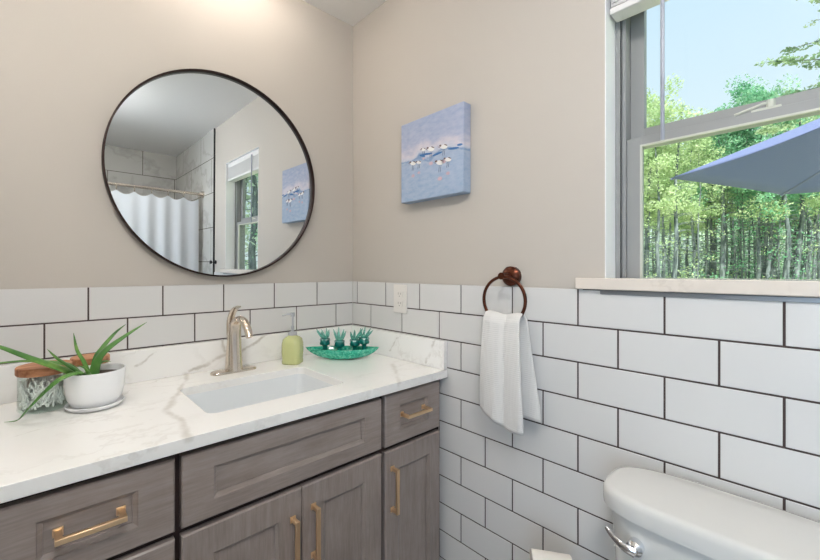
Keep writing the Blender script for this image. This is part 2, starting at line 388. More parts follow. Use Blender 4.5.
# ------------------------------------------------------------------ window
win = struct(thing('window_1', None, None, (.12, (WY0+WY1)/2, 1.243)))
bm = bmesh.new()
yl, yr, zb, zt = WY1-.002, WY0+.002, 1.243, WZ1-.002
def fr(bm, x0, x1, ya, yb, za, zb_, w, wt=None, wb_=None):    # rectangular ring frame, ya > yb
    wt = w if wt is None else wt; wb_ = w if wb_ is None else wb_
    bx(bm, x0, x1, ya-w, ya, za, zb_); bx(bm, x0, x1, yb, yb+w, za, zb_)
    bx(bm, x0, x1, yb+w, ya-w, zb_-wt, zb_); bx(bm, x0, x1, yb+w, ya-w, za, za+wb_)
fr(bm, .08, .16, yl, yr, WZ0+.001, zt, .015, .015, .022); obj('window_frame', bm, M_sash, win, bevel=.001)
bm = bmesh.new(); fr(bm, .086, .16, yl-.0155, yr+.0155, WZ0+.001, zt-.015, .010, .010, .025); obj('window_track', bm, M_sash, win, bevel=.001)
bm = bmesh.new(); bx(bm, .0795, .0812, yl-.0150, yl-.0132, zb, zt); bx(bm, .0795, .0812, yr+.0132, yr+.0150, zb, zt); obj('shadow_groove', bm, M_black, win)  # black strips stand in for the shade in the frame groove
zm0, zm1 = 1.606, 1.6335
low = thing('lower_sash', None, None, (0, 0, 0)); low.parent = win
bm = bmesh.new(); fr(bm, .092, .118, yl-.026, yr+.026, WZ0+.001, zm1, .035, zm1-zm0-.004, .027); obj('sash_frame', bm, M_sash, low, bevel=.001)
bm = bmesh.new(); fr(bm, .0915, .1, yl-.0585, yr+.0585, zb-.004, zm0+.006, .005); obj('glazing_bead', bm, M_sash2, low)
obj('glass', box(.104, .106, yr+.062, yl-.062, zb-.005, zm0+.002), M_pane, low)
up = thing('upper_sash', None, None, (0, 0, 0)); up.parent = win
bm = bmesh.new(); fr(bm, .124, .148, yl-.026, yr+.026, 1.612, zt-.016, .034, .03, 1.6655-1.612); obj('sash_frame', bm, M_sash, up, bevel=.001)
obj('glass', box(.136, .138, yr+.059, yl-.059, 1.66, zt-.04), M_pane, up)
bm = bmesh.new(); bx(bm, .094, .114, -1.485, -1.435, 1.6335, 1.639)
tube(bm, smoothpath([(.097, -1.405, 1.637), (.095, -1.43, 1.642), (.095, -1.455, 1.648), (.1, -1.468, 1.650)]), .0035, 8)
tube(bm, [(.1, -1.468, 1.638), (.1, -1.468, 1.655)], .008, 12)
obj('sash_lock', bm, M_sash2, win, smooth=True)
sill = struct(obj('trim_1', box(-.013, .085, -1.862, -1.0754, 1.2112, 1.243), M_sillq, bevel=.002))
obj('metal_edge', box(-.0035, .008, -1.81, -1.138, 1.1985, 1.2095), M_zinc, sill, bevel=.001)
obj('shadow_gap', box(-.002, .007, -1.138, -1.092, 1.2085, 1.2112), M_black, sill)  # black strip drawn as the shade under the sill end

bl = thing('window_blind', 'white slatted blind raised in a stack at top of window', 'blind', (.045, (WY0+WY1)/2, 1.965))
yA, yB_ = WY1-.006, WY0+.006
obj('headrail', box(.02, .07, yB_, yA, 2.075, 2.112), M_blind, bl, bevel=.002)
bm = bmesh.new()
for i in range(17): bx(bm, .02+.0015*(i % 2), .07, yB_+.004, yA-.004, 1.987+i*.0052, 1.987+i*.0052+.0028)
obj('slats', bm, M_blind, bl)
obj('bottom_rail', box(.018, .072, yB_+.002, yA-.002, 1.966, 1.984), M_blind, bl, bevel=.003)
obj('wand', tube(bmesh.new(), [(.012, -1.279, 2.09), (.012, -1.279, 1.590)], .0046, 8), M_wand, bl, smooth=True)

# ------------------------------------------------------------------ vanity cabinet
FY = -.585
van = thing('bathroom_vanity', 'grey-brown stained wood vanity cabinet with bar handles under the white counter', 'vanity', (-.62, -.3, 0))
bm = bmesh.new()
x0v, x1v = -1.240, -.014
bx(bm, x0v, x0v+.018, -.562, -.012, 0, .858); bx(bm, x1v-.018, x1v, -.562, -.012, 0, .858)
bx(bm, x0v, x1v, -.562, -.02, .09, .108); bx(bm, x0v+.018, x1v-.018, -.03, -.012, .1, .858)
bx(bm, x0v+.018, x1v-.018, -.5, -.482, 0, .09)
for a, b in ((x0v, x0v+.03), (-.937, -.900), (-.327, -.290), (x1v-.03, x1v)): bx(bm, a, b, -.565, -.545, .09, .858)
bx(bm, x0v, x1v, -.5645, -.545, .835, .858); bx(bm, x0v, x1v, -.5645, -.545, .655, .69); bx(bm, x0v, x1v, -.5645, -.545, .09, .115)
obj('cabinet_body', bm, M_gap_shade, van)
obj('side_panel', box(x1v-.0005, x1v+.002, -.566, -.012, .0, .858), M_woodV, van)
obj('side_panel', box(x0v-.002, x0v+.0005, -.566, -.012, .0, .858), M_woodV, van)
def front(name, x0, x1, z0, z1, st, rl, m, y=FY):
    bm = bmesh.new()
    def rect(ix, iz, yy): return [(x0+ix, yy, z0+iz), (x1-ix, yy, z0+iz), (x1-ix, yy, z1-iz), (x0+ix, yy, z1-iz)]
    R = [rect(0, 0, y+.019), rect(0, 0, y+.0035), rect(.0035, .0035, y), rect(st, rl, y), rect(st+.002, rl+.002, y+.003), rect(st+.009, rl+.009, y+.0075), rect(st+.0095, rl+.0095, y+.011), rect(st+.011, rl+.011, y+.011)]
    V = [[bm.verts.new(p) for p in r] for r in R]
    for A, B in zip(V, V[1:]):
        for i in range(4): bm.faces.new((A[i], A[(i+1) % 4], B[(i+1) % 4], B[i]))
    bm.faces.new(V[-1]); bm.faces.new(V[0][::-1])
    return obj(name, bm, m, van)
def pull(cx, cz, L, horiz, parent, base=FY+.011, y=FY):
    # square bar standing off the front on two posts
    bm = bmesh.new(); a = .0045; yf = y-.032; yb = yf+.009; ps = L/2-.006
    if horiz:
        bx(bm, cx-L/2, cx+L/2, yf, yb, cz-.0055, cz+.0055)
        for s in (-1, 1): bx(bm, cx+s*ps-.006, cx+s*ps+.006, yb-.001, base, cz-.005, cz+.005); bx(bm, cx+s*ps-.0085, cx+s*ps+.0085, base-.004, base, cz-.0085, cz+.0085)
    else:
        bx(bm, cx-.0062, cx+.0062, yf, yb, cz-L/2, cz+L/2)
        for s in (-1, 1): bx(bm, cx-.005, cx+.005, yb-.001, base, cz+s*ps-.006, cz+s*ps+.006); bx(bm, cx-.0085, cx+.0085, base-.004, base, cz+s*ps-.0085, cz+s*ps+.0085)
    obj('handle', bm, M_gold, parent, bevel=.0012)
d = front('drawer', -1.2255, -.9252, .680, .8437, .070, .043, M_woodH); pull(-1.0745, .7655, .112, True, d)
d = front('drawer', -1.2255, -.9252, .395, .664, .070, .060, M_woodH); pull(-1.0745, .53, .112, True, d)
d = front('drawer', -1.2255, -.9252, .11, .380, .070, .060, M_woodH); pull(-1.0745, .245, .112, True, d)
front('false_front', -.9123, -.3159, .680, .8437, .070, .043, M_woodH)
d = front('door', -.9123, -.6095, .11, .664, .068, .068, M_woodV); pull(-.6375, .52, .148, False, d, FY)
d = front('door', -.6065, -.3159, .11, .664, .068, .068, M_woodV); pull(-.5735, .53, .148, False, d, FY)
d = front('drawer', -.3007, -.0272, .6775, .849, .066, .043, M_woodH); pull(-.164, .768, .120, True, d)
d = front('door', -.3007, -.0272, .11, .662, .058, .068, M_woodV); pull(-.2715, .534, .148, False, d, FY)

# ------------------------------------------------------------------ countertop, sink, faucet
ct = thing('countertop', 'white quartz countertop with grey veins on top of the vanity', 'countertop', (-.62, -.3, .86))
X0, X1, Y0, Y1 = -1.245, -.001, -.600, -.001
inn = lambda z: rrect(-.823, -.388, -.486, -.190, .028, z)
bm = bmesh.new(); n = 7
It = [bm.verts.new(p) for p in inn(.89)]; Ib = [bm.verts.new(p) for p in inn(.86)]
O = [(X1, Y1), (X0, Y1), (X0, Y0), (X1, Y0)]
Ot = [bm.verts.new((x, y, .89)) for x, y in O]; Ob = [bm.verts.new((x, y, .86)) for x, y in O]
for k in range(4):
    for I_, O_ in ((It, Ot), (Ib, Ob)):
        for j in range(n-1): bm.faces.new((I_[k*n+j], I_[k*n+j+1], O_[k]))
        k2 = (k+1) % 4; bm.faces.new((I_[k*n+n-1], I_[k2*n], O_[k2], O_[k]))
    bm.faces.new((Ot[k], Ot[(k+1) % 4], Ob[(k+1) % 4], Ob[k]))
N = len(It)
for i in range(N): bm.faces.new((It[i], It[(i+1) % N], Ib[(i+1) % N], Ib[i]))
o = obj('counter_slab', bm, M_quartz, ct, bevel=.0015, angle=60)
obj('backsplash', box(X0, -.0205, -.0205, -.001, .8905, .998), M_quartz, ct, bevel=.0012)
obj('side_splash', box(-.0205, -.001, -.598, -.001, .8905, .998), M_quartz, ct, bevel=.0012)

sk = thing('undermount_sink', 'white rectangular undermount sink set into the quartz counter', 'sink', (-.605, -.338, .72))
prof = [(-.835, -.376, -.498, -.178, .03, .8595), (-.826, -.385, -.489, -.187, .03, .8595), (-.824, -.387, -.487, -.189, .03, .85), (-.818, -.393, -.481, -.195, .035, .78), (-.805, -.406, -.468, -.208, .045, .745), (-.77, -.44, -.435, -.24, .05, .733), (-.63, -.58, -.36, -.315, .02, .727)]
bm = loft(bmesh.new(), [rrect(*p) for p in prof], False)
bm.faces.ensure_lookup_table(); bm.verts.ensure_lookup_table(); bm.faces.new(bm.verts[-28:])
o = obj('basin', bm, M_basin, sk, smooth=True, normals=False)
sm = o.modifiers.new('shell', 'SOLIDIFY'); sm.thickness = .006; sm.offset = 1
obj('drain', lathe([(0.0, .003), (.018, .003), (.022, .001), (.022, -.004)], (-.605, -.338, .729)), M_nickel, sk, smooth=True)

fx, fy = -.613, -.092
fc = thing('faucet', 'brushed nickel single-handle faucet with arched spout behind the sink', 'faucet', (fx, fy, .89))
bm = bmesh.new()
R = []
for sc, z in ((1, .8905), (1, .895), (.96, .898), (.86, .8995)):
    R.append([(fx+a[0]*sc, fy+a[1]*sc, z) for a in [(x, y) for x, y, _ in rrect(-.083, .083, -.026, .026, .0255, 0, 8)]])
loft(bm, R); obj('base_plate', bm, M_nickel, fc, smooth=True)
pth = [(0, 0, .898), (0, 0, .94), (0, -.001, .985), (0, -.005, 1.03), (0, -.015, 1.062), (0, -.036, 1.083), (0, -.070, 1.089), (0, -.104, 1.078), (0, -.130, 1.056), (0, -.142, 1.034)]
sp_ = smoothpath([(fx+a, fy+b, c) for a, b, c in pth], 5)
nn = len(sp_); ra = []; rb = []
for i in range(nn):
    t = i/(nn-1); w = .023*(1-t)**1.1+.0135
    dp = .0245*(1-min(t/.5, 1))+.0115
    ra.append(dp*1.0); rb.append(w*.85)
bm = tube(bmesh.new(), sp_, ra, 20, rb, up=(0, 1, 0.001)); obj('spout', bm, M_nickel, fc, smooth=True)
hp = smoothpath([(fx-.003, fy+.016, .99), (fx-.004, fy+.024, 1.035), (fx-.004, fy+.024, 1.075), (fx-.002, fy+.010, 1.105), (fx, fy-.014, 1.124), (fx, fy-.040, 1.132)], 5)
k = len(hp)
bm = tube(bmesh.new(), hp, [.012-.0075*i/(k-1) for i in range(k)], 14, [.0155-.004*i/(k-1) for i in range(k)], up=(0, 1, .001)); obj('handle', bm, M_nickel, fc, smooth=True)

# ------------------------------------------------------------------ soap dispenser
bxs, bys = -.388, -.118
sd = thing('soap_dispenser', 'clear glass soap pump bottle with green-yellow liquid beside the faucet', 'soap dispenser', (bxs, bys, .89))
R = []
for h, w in ((.0005, .034), (.003, .037), (.012, .0375), (.016, .036), (.05, .0385), (.082, .0375), (.098, .034), (.106, .025), (.111, .016), (.114, .0155)):
    R.append([(bxs+x, bys+y, .89+h) for x, y, _ in rrect(-w, w, -w, w, w*.55, 0, 5)])
bm = loft(bmesh.new(), R); bmesh.ops.rotate(bm, verts=bm.verts, cent=(bxs, bys, 0), matrix=Matrix.Rotation(.73, 3, 'Z'))
obj('bottle', bm, M_soap, sd, smooth=True)
bm = lathe([(.0, .113), (.0175, .113), (.0175, .126), (.012, .128), (.006, .130), (.006, .150), (0.0, .150)], (bxs, bys, .89), 20); obj('collar', bm, M_clear, sd, smooth=True)
dn = Vector((-.75, .66, 0))
bm = bmesh.new(); c = Vector((bxs, bys, .89))
tube(bm, [c+Vector((0, 0, .128)), c+Vector((0, 0, .196))], .0038, 10)
tube(bm, [c+Vector((0, 0, .188)), c+Vector((0, 0, .204))], .008, 14)
tube(bm, smoothpath([c+Vector((0, 0, .197)), c+dn*.02+Vector((0, 0, .197)), c+dn*.042+Vector((0, 0, .192))], 4), .0035, 10)
obj('pump', bm, M_clear, sd, smooth=True)

# ------------------------------------------------------------------ turquoise dish and its glass ornaments
dc = Vector((-.197, -.192, .8905)); du = Vector((.745, -.667, 0)); dv = Vector((.667, .745, 0))
bm = bmesh.new(); rings = []; M = 33; HL = .156
for side in (0, 1):
    prof = [(.0, .0), (.30, .0005), (.50, .004), (.70, .0125), (.86, .025), (.95, .036), (1.0, .046)]
    if side: prof = [(.965, .046), (.90, .036), (.80, .026), (.62, .014), (.35, .008), (.0, .007)]
    for f, h in prof:
        rg = []
        for i in range(48):
            a = 2*PI*i/48; cx_, sx_ = math.cos(a), math.sin(a)
            L = HL*f; wd = .050*f*(1-.35*abs(cx_)**3)
            x = L*(abs(cx_)**.9)*(1 if cx_ > 0 else -1); y = wd*(abs(sx_)**1.35)*(1 if sx_ > 0 else -1)
            hh = h+(.004*(abs(x)/HL)**3 if f > .4 else 0)+(0.0012*noise.noise(Vector((x*60, y*60, h*60))) if f > .9 else 0)
            rg.append(dc+du*x+dv*y+Vector((0, 0, hh)))
        rings.append(rg)
rings[0] = [dc+du*.02*math.cos(2*PI*i/48)+dv*.012*math.sin(2*PI*i/48) for i in range(48)]
rings[-1] = [dc+Vector((0, 0, .008))+du*.004*math.cos(2*PI*i/48)+dv*.003*math.sin(2*PI*i/48) for i in range(48)]
loft(bm, rings, True)
tag(obj('decorative_dish', bm, M_turq, None, smooth=True), 'turquoise glazed boat-shaped dish in the counter corner', 'dish')
def ornament(pos, ang, label, lean):
    t = thing('glass_ornament', label, 'ornament', pos, 'teal glass ornaments in the turquoise dish')
    rnd = random.Random(int(ang*100)); P = Vector(pos)
    bm = bmesh.new(); bmesh.ops.create_icosphere(bm, subdivisions=3, radius=.0205)
    for v in bm.verts:
        d_ = v.co.normalized(); s = max(0, math.sin(5*math.atan2(d_.y, d_.x))*math.sin(4*math.acos(max(-1, min(1, d_.z)))))
        v.co += d_*s*.0045
    bmesh.ops.translate(bm, verts=bm.verts, vec=P+Vector((0, 0, .056))); obj('body', bm, M_dglass, t, smooth=True)
    bm = bmesh.new(); tube(bm, [P+Vector((0, 0, .0)), P+Vector((0, 0, .006)), P+Vector((0, 0, .03)), P+Vector((0, 0, .048))], [.014, .009, .009, .012], 14); obj('foot', bm, M_dglass, t, smooth=True)
    bm = bmesh.new()
    for i in range(7):
        a = ang+2*PI*i/7; d_ = Vector((math.cos(a), math.sin(a), 0))
        base = P+Vector((0, 0, .074))+d_*.012; tip = P+Vector((0, 0, .108+rnd.uniform(-.010, .010)))+d_*.027+lean
        tube(bm, [base, (base+tip)/2+d_*.001, tip], [.0055, .0045, .0012], 8)
    obj('flared_spikes', bm, M_fglass, t, smooth=True)
bz = Vector((0, 0, .0095))
for s, a, lb, ln in ((-.074, .3, 'leftmost teal glass spiky ornament standing in the turquoise dish', (-.008, .006, 0)), (-.012, 1.1, 'second from left teal glass spiky ornament in the turquoise dish', (0, 0, .003)),
                  (.052, 2.0, 'third from left teal glass spiky ornament in the turquoise dish', (.005, -.004, 0)), (.092, 2.9, 'rightmost teal glass spiky ornament in the turquoise dish', (.008, -.006, 0))):
    p = dc+du*s+dv*(.004 if s < .05 or s > .06 else .010)+bz; p.z += .013*max(0, (abs(s)-.03)/.065)**1.5; ornament(p, a, lb, Vector(ln))

# ------------------------------------------------------------------ jars and potted aloe
def jar(cx, cy, label, r=.0555, h=.098):
    t = thing('glass_jar', label, 'jar', (cx, cy, .89))
    bm = lathe([(.001, .001), (r-.004, .001), (r-.0005, .003), (r+.0008, .006), (r, .009), (r, h-.004), (r+.001, h-.001)], (cx, cy, .89), 40)
    obj('jar_body', bm, M_jar, t, smooth=True)
    bm = lathe([(.001, h-.001), (r+.002, h-.001), (r+.004, h+.002), (r+.004, h+.018), (r+.002, h+.020), (.001, h+.020)], (cx, cy, .89), 40)
    obj('lid', bm, M_lid, t, smooth=True)
jar(-1.139, -.134, 'clear glass jar with wooden lid holding white cotton swabs, left of pot')
jar(-1.036, -.084, 'wooden-lidded glass jar standing behind the white plant pot', .044)
bm = bmesh.new(); rnd = random.Random(4)
for i in range(260):
    a = rnd.uniform(0, 2*PI); rr = .049*math.sqrt(rnd.random()); x, y = -1.139+rr*math.cos(a), -.134+rr*math.sin(a)
    dz = Vector((rnd.uniform(-1, 1)*.55, rnd.uniform(-1, 1)*.55, 1)).normalized(); c = Vector((x, y, rnd.uniform(.919, .955)))
    p0, p1 = c-dz*.024, c+dz*.024
    for p in (p0, p1):
        q = Vector((p.x+1.139, p.y+.134, 0))
        if q.length > .050: q = q.normalized()*.050; p.x, p.y = q.x-1.139, q.y-.134
        p.z = max(p.z, .8995)
    tube(bm, [p0, p0.lerp(p1, .18), p0.lerp(p1, .2), p0.lerp(p1, .8), p0.lerp(p1, .82), p1], [.0022, .0026, .0011, .0011, .0026, .0022], 6)
tag(obj('cotton_swabs', bm, M_swab, None, smooth=True), 'white cotton swabs filling the left glass jar', 'cotton swabs', kind='stuff')

px_, py_ = -1.035, -.21
pa = thing('potted_aloe', 'aloe plant in a round white ceramic pot on the counter', 'potted plant', (px_, py_, .89))
obj('saucer', lathe([(.001, .0005), (.052, .0005), (.062, .004), (.0675, .0125), (.0655, .014), (.059, .007), (.001, .006)], (px_, py_, .89), 48), M_cer, pa, smooth=True)
obj('pot', lathe([(.001, .008), (.044, .008), (.0525, .013), (.0615, .028), (.0670, .055), (.0695, .090), (.0695, .1015), (.0665, .102), (.0655, .098), (.063, .075), (.001, .074)], (px_, py_, .89), 56), M_cer, pa, smooth=True)
bm = lathe([(.0638, .085), (.05, .087), (.025, .086), (.001, .087)], (px_, py_, .89), 30); obj('soil', bm, M_soil, pa, smooth=True)
LV = [
 ([(-1.046, -.205, .97), (-1.0592, -.2, 1.0136), (-1.0739, -.195, 1.0476), (-1.081, -.19, 1.0939)], .0062),
 ([(-1.0417, -.2, .97), (-1.032, -.19, 1.0188), (-1.0151, -.18, 1.0459), (-.9851, -.165, 1.0807), (-.956, -.15, 1.1028)], .0080),
 ([(-1.0404, -.212, .966), (-1.0315, -.21, 1.011), (-1.0113, -.21, 1.0414), (-.9661, -.205, 1.0748), (-.9105, -.2, 1.1097)], .0130),
 ([(-1.0473, -.215, .968), (-1.0862, -.23, 1.0073), (-1.1148, -.245, 1.0378), (-1.136, -.255, 1.0676)], .0110),
 ([(-1.0513, -.21, .968), (-1.1059, -.215, 1.0051), (-1.1677, -.22, 1.0441), (-1.2209, -.225, 1.0793), (-1.26, -.235, 1.102)], .0135),
 ([(-1.0585, -.195, .97), (-1.09, -.19, 1.008), (-1.1293, -.19, 1.0225), (-1.1865, -.195, 1.0347), (-1.26, -.21, 1.0386)], .0085),
 ([(-1.05, -.225, .972), (-1.072, -.262, .9985), (-1.1089, -.285, .996), (-1.1386, -.29, .9720), (-1.1699, -.275, .9321), (-1.189, -.25, .9030), (-1.214, -.222, .8955)], .0078),
 ([(-1.0351, -.2, .969), (-1.0252, -.19, 1.0009), (-1.0076, -.175, 1.004), (-.995, -.168, .999)], .0055),
 ([(-1.04, -.22, .968), (-1.058, -.225, 1.0), (-1.075, -.23, 1.012)], .005)]
for pts, w in LV:
    P = smoothpath(pts, 7); k = len(P)
    prof = [w*(.85+.3*(i/(k-1)))*(1-(i/(k-1))**2.2)+.0006 for i in range(k)]
    obj('leaf', tube(bmesh.new(), P, [q*.42 for q in prof], 10, prof, up=(0, -.35, 1)), M_leaf, pa, smooth=True)

# ------------------------------------------------------------------ mirror
mc = Vector((-.615, -.012, 1.6255)); mr = thing('round_mirror', 'large round wall mirror with thin dark bronze frame', 'mirror', mc)
mr.rotation_euler = (math.radians(.55), 0, 0)
bm = bmesh.new(); bmesh.ops.create_circle(bm, cap_ends=True, radius=.3815, segments=128)
for v in bm.verts: v.co = Vector((v.co.x, .002, v.co.y))+mc
o = obj('mirror_glass', bm, M_mirror, mr)
Rg = []
for i in range(128):
    a = 2*PI*i/128; c_, s_ = math.cos(a), math.sin(a)
    Rg.append([mc+Vector((r*c_, y, r*s_)) for r, y in ((.3805, .012), (.3865, .012), (.3865, -.013), (.3855, -.0145), (.3815, -.0145), (.3805, -.013))])
Rg.append(Rg[0]); bm = loft(bmesh.new(), Rg, False); bmesh.ops.remove_doubles(bm, verts=bm.verts, dist=1e-6)
obj('mirror_frame', bm, M_mframe, mr, smooth=True)

# ------------------------------------------------------------------ canvas painting
ar = thing('canvas_painting', 'small square canvas of white shorebirds on blue surf', 'painting', (-.014, -.540, 1.699))
ya, yb, za, zb_ = -.381, -.700, 1.541, 1.862
obj('canvas', box(-.035, .0075, yb, ya, za, zb_), M_art, ar, bevel=.003)
def blob(bm, y, z, w, h, x=-.0356, rot=0, th=.0006):
    r = [(x, y+w*math.cos(a)*math.cos(rot)-h*math.sin(a)*math.sin(rot), z+w*math.cos(a)*math.sin(rot)+h*math.sin(a)*math.cos(rot)) for a in [2*PI*i/12 for i in range(12)]]
    loft(bm, [r, [(p[0]-th, p[1], p[2]) for p in r]])
W_ = ya-yb
def at_(fx_, fz_): return ya-fx_*W_, za+fz_*(zb_-za)
def blobm(bm, mi, *a, **k):
    n0 = len(bm.faces); blob(bm, *a, **k); bm.faces.ensure_lookup_table()
    for f in bm.faces[n0:]: f.material_index = mi
for fx_, fz_, s in ((.22, .47, 1), (.32, .46, .8), (.52, .58, 1.1), (.72, .56, 1.1), (.66, .39, 1.2), (.78, .40, 1.0), (.40, .60, .7)):
    y, z = at_(fx_, fz_); bm = bmesh.new()
    blobm(bm, 0, y, z, .016*s, .0075*s, rot=.25); blobm(bm, 1, y+.015*s, z+.007*s, .005*s, .0035*s, x=-.0362); blobm(bm, 1, y-.009*s, z+.004*s, .008*s, .0018*s, x=-.0364, rot=.5)
    blobm(bm, 1, y+.021*s, z+.003*s, .006*s, .0009, x=-.0362, rot=.6)
    for dx in (-.004, .004): blobm(bm, 2, y+dx, z-.018*s, .0009, .012*s, rot=.12)
    blobm(bm, 3, y, z-.05*s, .009*s, .006*s)
    obj('painted_bird', bm, [M_pw, M_pb, M_po, M_pp], ar)
for fx_, fz_, w, r_ in ((.45, .535, .03, .1), (.62, .50, .026, -.1), (.86, .51, .026, .12), (.95, .53, .013, .1), (.38, .53, .016, .35)):
    y, z = at_(fx_, fz_); bm = bmesh.new(); blob(bm, y, z, w, .004, rot=r_); obj('surf_stroke', bm, M_pdb, ar)

# ------------------------------------------------------------------ outlet
ol = thing('wall_outlet', 'white electrical outlet plate on the white tile near the corner', 'outlet', (-.003, -.343, 1.142))
obj('cover_plate', box(-.006, .0, -.3835, -.3030, 1.082, 1.203), M_plastic, ol, bevel=.002)
for zc in (1.162, 1.122):
    bm = bmesh.new(); loft(bm, [[(-.0058, y-.343, z+zc) for y, z, _ in rrect(-.0165, .0165, -.0145, .0145, .008, 0)], [(-.0085, y-.343, z+zc) for y, z, _ in rrect(-.0165, .0165, -.0145, .0145, .008, 0)]])
    s_ = obj('socket', bm, M_plastic, ol)
    bm = bmesh.new(); bx(bm, -.0092, -.008, -.337, -.335, zc-.001, zc+.008); bx(bm, -.0092, -.008, -.351, -.349, zc-.001, zc+.007); tube(bm, [(-.0092, -.343, zc-.008), (-.008, -.343, zc-.008)], .0022, 10); obj('slots', bm, M_slot, s_)

# ------------------------------------------------------------------ towel ring and hand towel
tr = thing('towel_ring', 'bronze towel ring mounted on the tiled wall holding a hand towel', 'towel ring', (0, -.868, 1.243))
obj('rosette', tube(bmesh.new(), [(.009, -.866, 1.245), (-.006, -.866, 1.245), (-.014, -.866, 1.245), (-.018, -.866, 1.245)], [.032, .032, .024, .011], 28), M_bronze, tr, smooth=True)
obj('post', tube(bmesh.new(), smoothpath([(-.014, -.866, 1.245), (-.035, -.867, 1.246), (-.055, -.868, 1.246), (-.0645, -.868, 1.246)], 4), [.0095]*3+[.0085]*3+[.0075]*3+[.009]*3+[.0115], 16), M_bronze, tr, smooth=True)
rc = Vector((-.058, -.874, 1.170)); RR = .0735
bm = bmesh.new(); rg = []
for i in range(64):
    a = 2*PI*i/64; c_ = Vector((0, math.cos(a), math.sin(a))); rg.append([rc+c_*(RR+.0052*math.cos(t))+Vector((.0052*math.sin(t), 0, 0)) for t in [2*PI*j/12 for j in range(12)]])
rg.append(rg[0]); loft(bm, rg, False); bmesh.ops.remove_doubles(bm, verts=bm.verts, dist=1e-6)
obj('ring', bm, M_bronze, tr, smooth=True)
# towel: folded over the lower arc of the ring, front layer and back layer
bm = bmesh.new(); NU, NV = 40, 60; G = []
def tw(u, s):      # u 0..1 from the corner side to the window side; s -1 back hem .. 0 over the ring .. 1 front hem
    f = abs(s); fr_ = s > 0
    half_t = .064; half_b = .079 if fr_ else .088
    hw = half_t+(half_b-half_t)*min(1, f*1.15)**1.1
    cy = -.876-(-.001 if fr_ else .022)*f
    y = cy+hw-2*hw*u
    ytop = rc.y+half_t-2*half_t*u
    if fr_: zb1 = .818-.048*min(1, u*1.5)**.8+(.006*max(0, u-.8)/.2)
    else: zb1 = .812
    ztop = 1.126+.003*math.sin(u*9)+.004*(2*u-1)**2
    z = ztop+(zb1-ztop)*f
    amp = .0016+.0040*f
    wv = math.sin(u*11+1.2)*amp+math.sin(u*23+f*2)*amp*.35
    d = .020*min(1, f*14)**.5
    x = -.058-(d if fr_ else -d)+(wv if fr_ else wv*.4)
    if fr_: x -= .006*math.sin(PI*f)
    x = min(x, -.006)
    return Vector((x, y, z))
svals = [-1+2*j/NV for j in range(NV+1)]
svals = sorted(set(svals+[-.03, -.015, -.007, .007, .015, .03, -.002, .002]))
G = [[bm.verts.new(tw(i/NU, s)) for i in range(NU+1)] for s in svals]
for A, B in zip(G, G[1:]):
    for i in range(NU): bm.faces.new((A[i], A[i+1], B[i+1], B[i]))
o = obj('hand_towel', bm, M_towel, None, smooth=True); sm = o.modifiers.new('thick', 'SOLIDIFY'); sm.thickness = .006; sm.offset = 0
for f in o.data.polygons: f.use_smooth = True
tag(o, 'white ribbed hand towel hanging from the bronze towel ring', 'towel')

# ------------------------------------------------------------------ toilet
to = thing('toilet', 'white porcelain toilet with chrome flush lever against the tiled wall', 'toilet', (-.3, -1.415, 0))
def oval_lid(x0, x1, y0, y1, z, ex=0.0, nn=40):
    # wall side (x1) straight, room side bowed, rounded ends
    out = []; cx, cy = (x0+x1)/2, (y0+y1)/2; hx, hy = (x1-x0)/2+ex, (y1-y0)/2+ex
    for i in range(nn*2):
        a = 2*PI*i/(nn*2); c_, s_ = math.cos(a), math.sin(a)
        e = .62 if c_ > 0 else .50
        out.append((cx+hx*(abs(c_)**.62)*(1 if c_ > 0 else -1), cy+hy*(abs(s_)**e)*(1 if s_ > 0 else -1), z))
    return out
TX0, TX1, TY0, TY1 = -.232, -.022, -1.66, -1.203
bm = bmesh.new()
loft(bm, [oval_lid(TX0, TX1, TY0, TY1, z, e) for z, e in ((.735, -.006), (.736, 0), (.743, .001), (.764, .001), (.773, -.001), (.778, -.005), (.780, -.014))])
obj('tank_lid', bm, M_porc, to, smooth=True)
bm = bmesh.new(); loft(bm, [oval_lid(TX0+.014+d_, TX1-.004, TY0+.016+d_, TY1-.016-d_, z) for z, d_ in ((.7345, 0), (.70, 0.0), (.55, .008), (.43, .03), (.40, .045))]); obj('tank', bm, M_porc, to, smooth=True)
lv = thing('flush_lever', None, None, (0, 0, 0)); lv.parent = to
bm = bmesh.new(); tube(bm, [(-.203, -1.285, .683), (-.228, -1.285, .683), (-.234, -1.285, .683)], [.0155, .0155, .009], 20, r2=[.0155, .0155, .009]); obj('escutcheon', bm, M_chrome, lv, smooth=True)
P = smoothpath([(-.240, -1.290, .683), (-.243, -1.272, .687), (-.239, -1.255, .692), (-.232, -1.240, .698), (-.226, -1.232, .702)], 5)
k = len(P); bm = tube(bmesh.new(), P, [.0105-.005*i/(k-1) for i in range(k)], 14, [.006-.002*i/(k-1) for i in range(k)]); obj('arm', bm, M_chrome, lv, smooth=True)
def egg(z, sx_, sy_, cx=-.46, cy=-1.428, nn=40):
    return [(cx+(sx_*(1.0 if math.cos(a) < 0 else .82))*math.cos(a), cy+sy_*math.sin(a), z) for a in [2*PI*i/nn for i in range(nn)]]
bm = bmesh.new(); loft(bm, [egg(0, .20, .11, -.40), egg(.03, .20, .11, -.40), egg(.12, .16, .09, -.38), egg(.24, .20, .12, -.40), egg(.36, .25, .175), egg(.395, .26, .185), egg(.400, .255, .18), egg(.398, .20, .13), egg(.33, .18, .11), egg(.25, .10, .06), egg(.22, .04, .03)]); obj('bowl', bm, M_porc, to, smooth=True)
bm = bmesh.new(); loft(bm, [egg(.403, .262, .188), egg(.415, .264, .19), egg(.42, .258, .185)]); obj('seat', bm, M_porc, to, smooth=True)
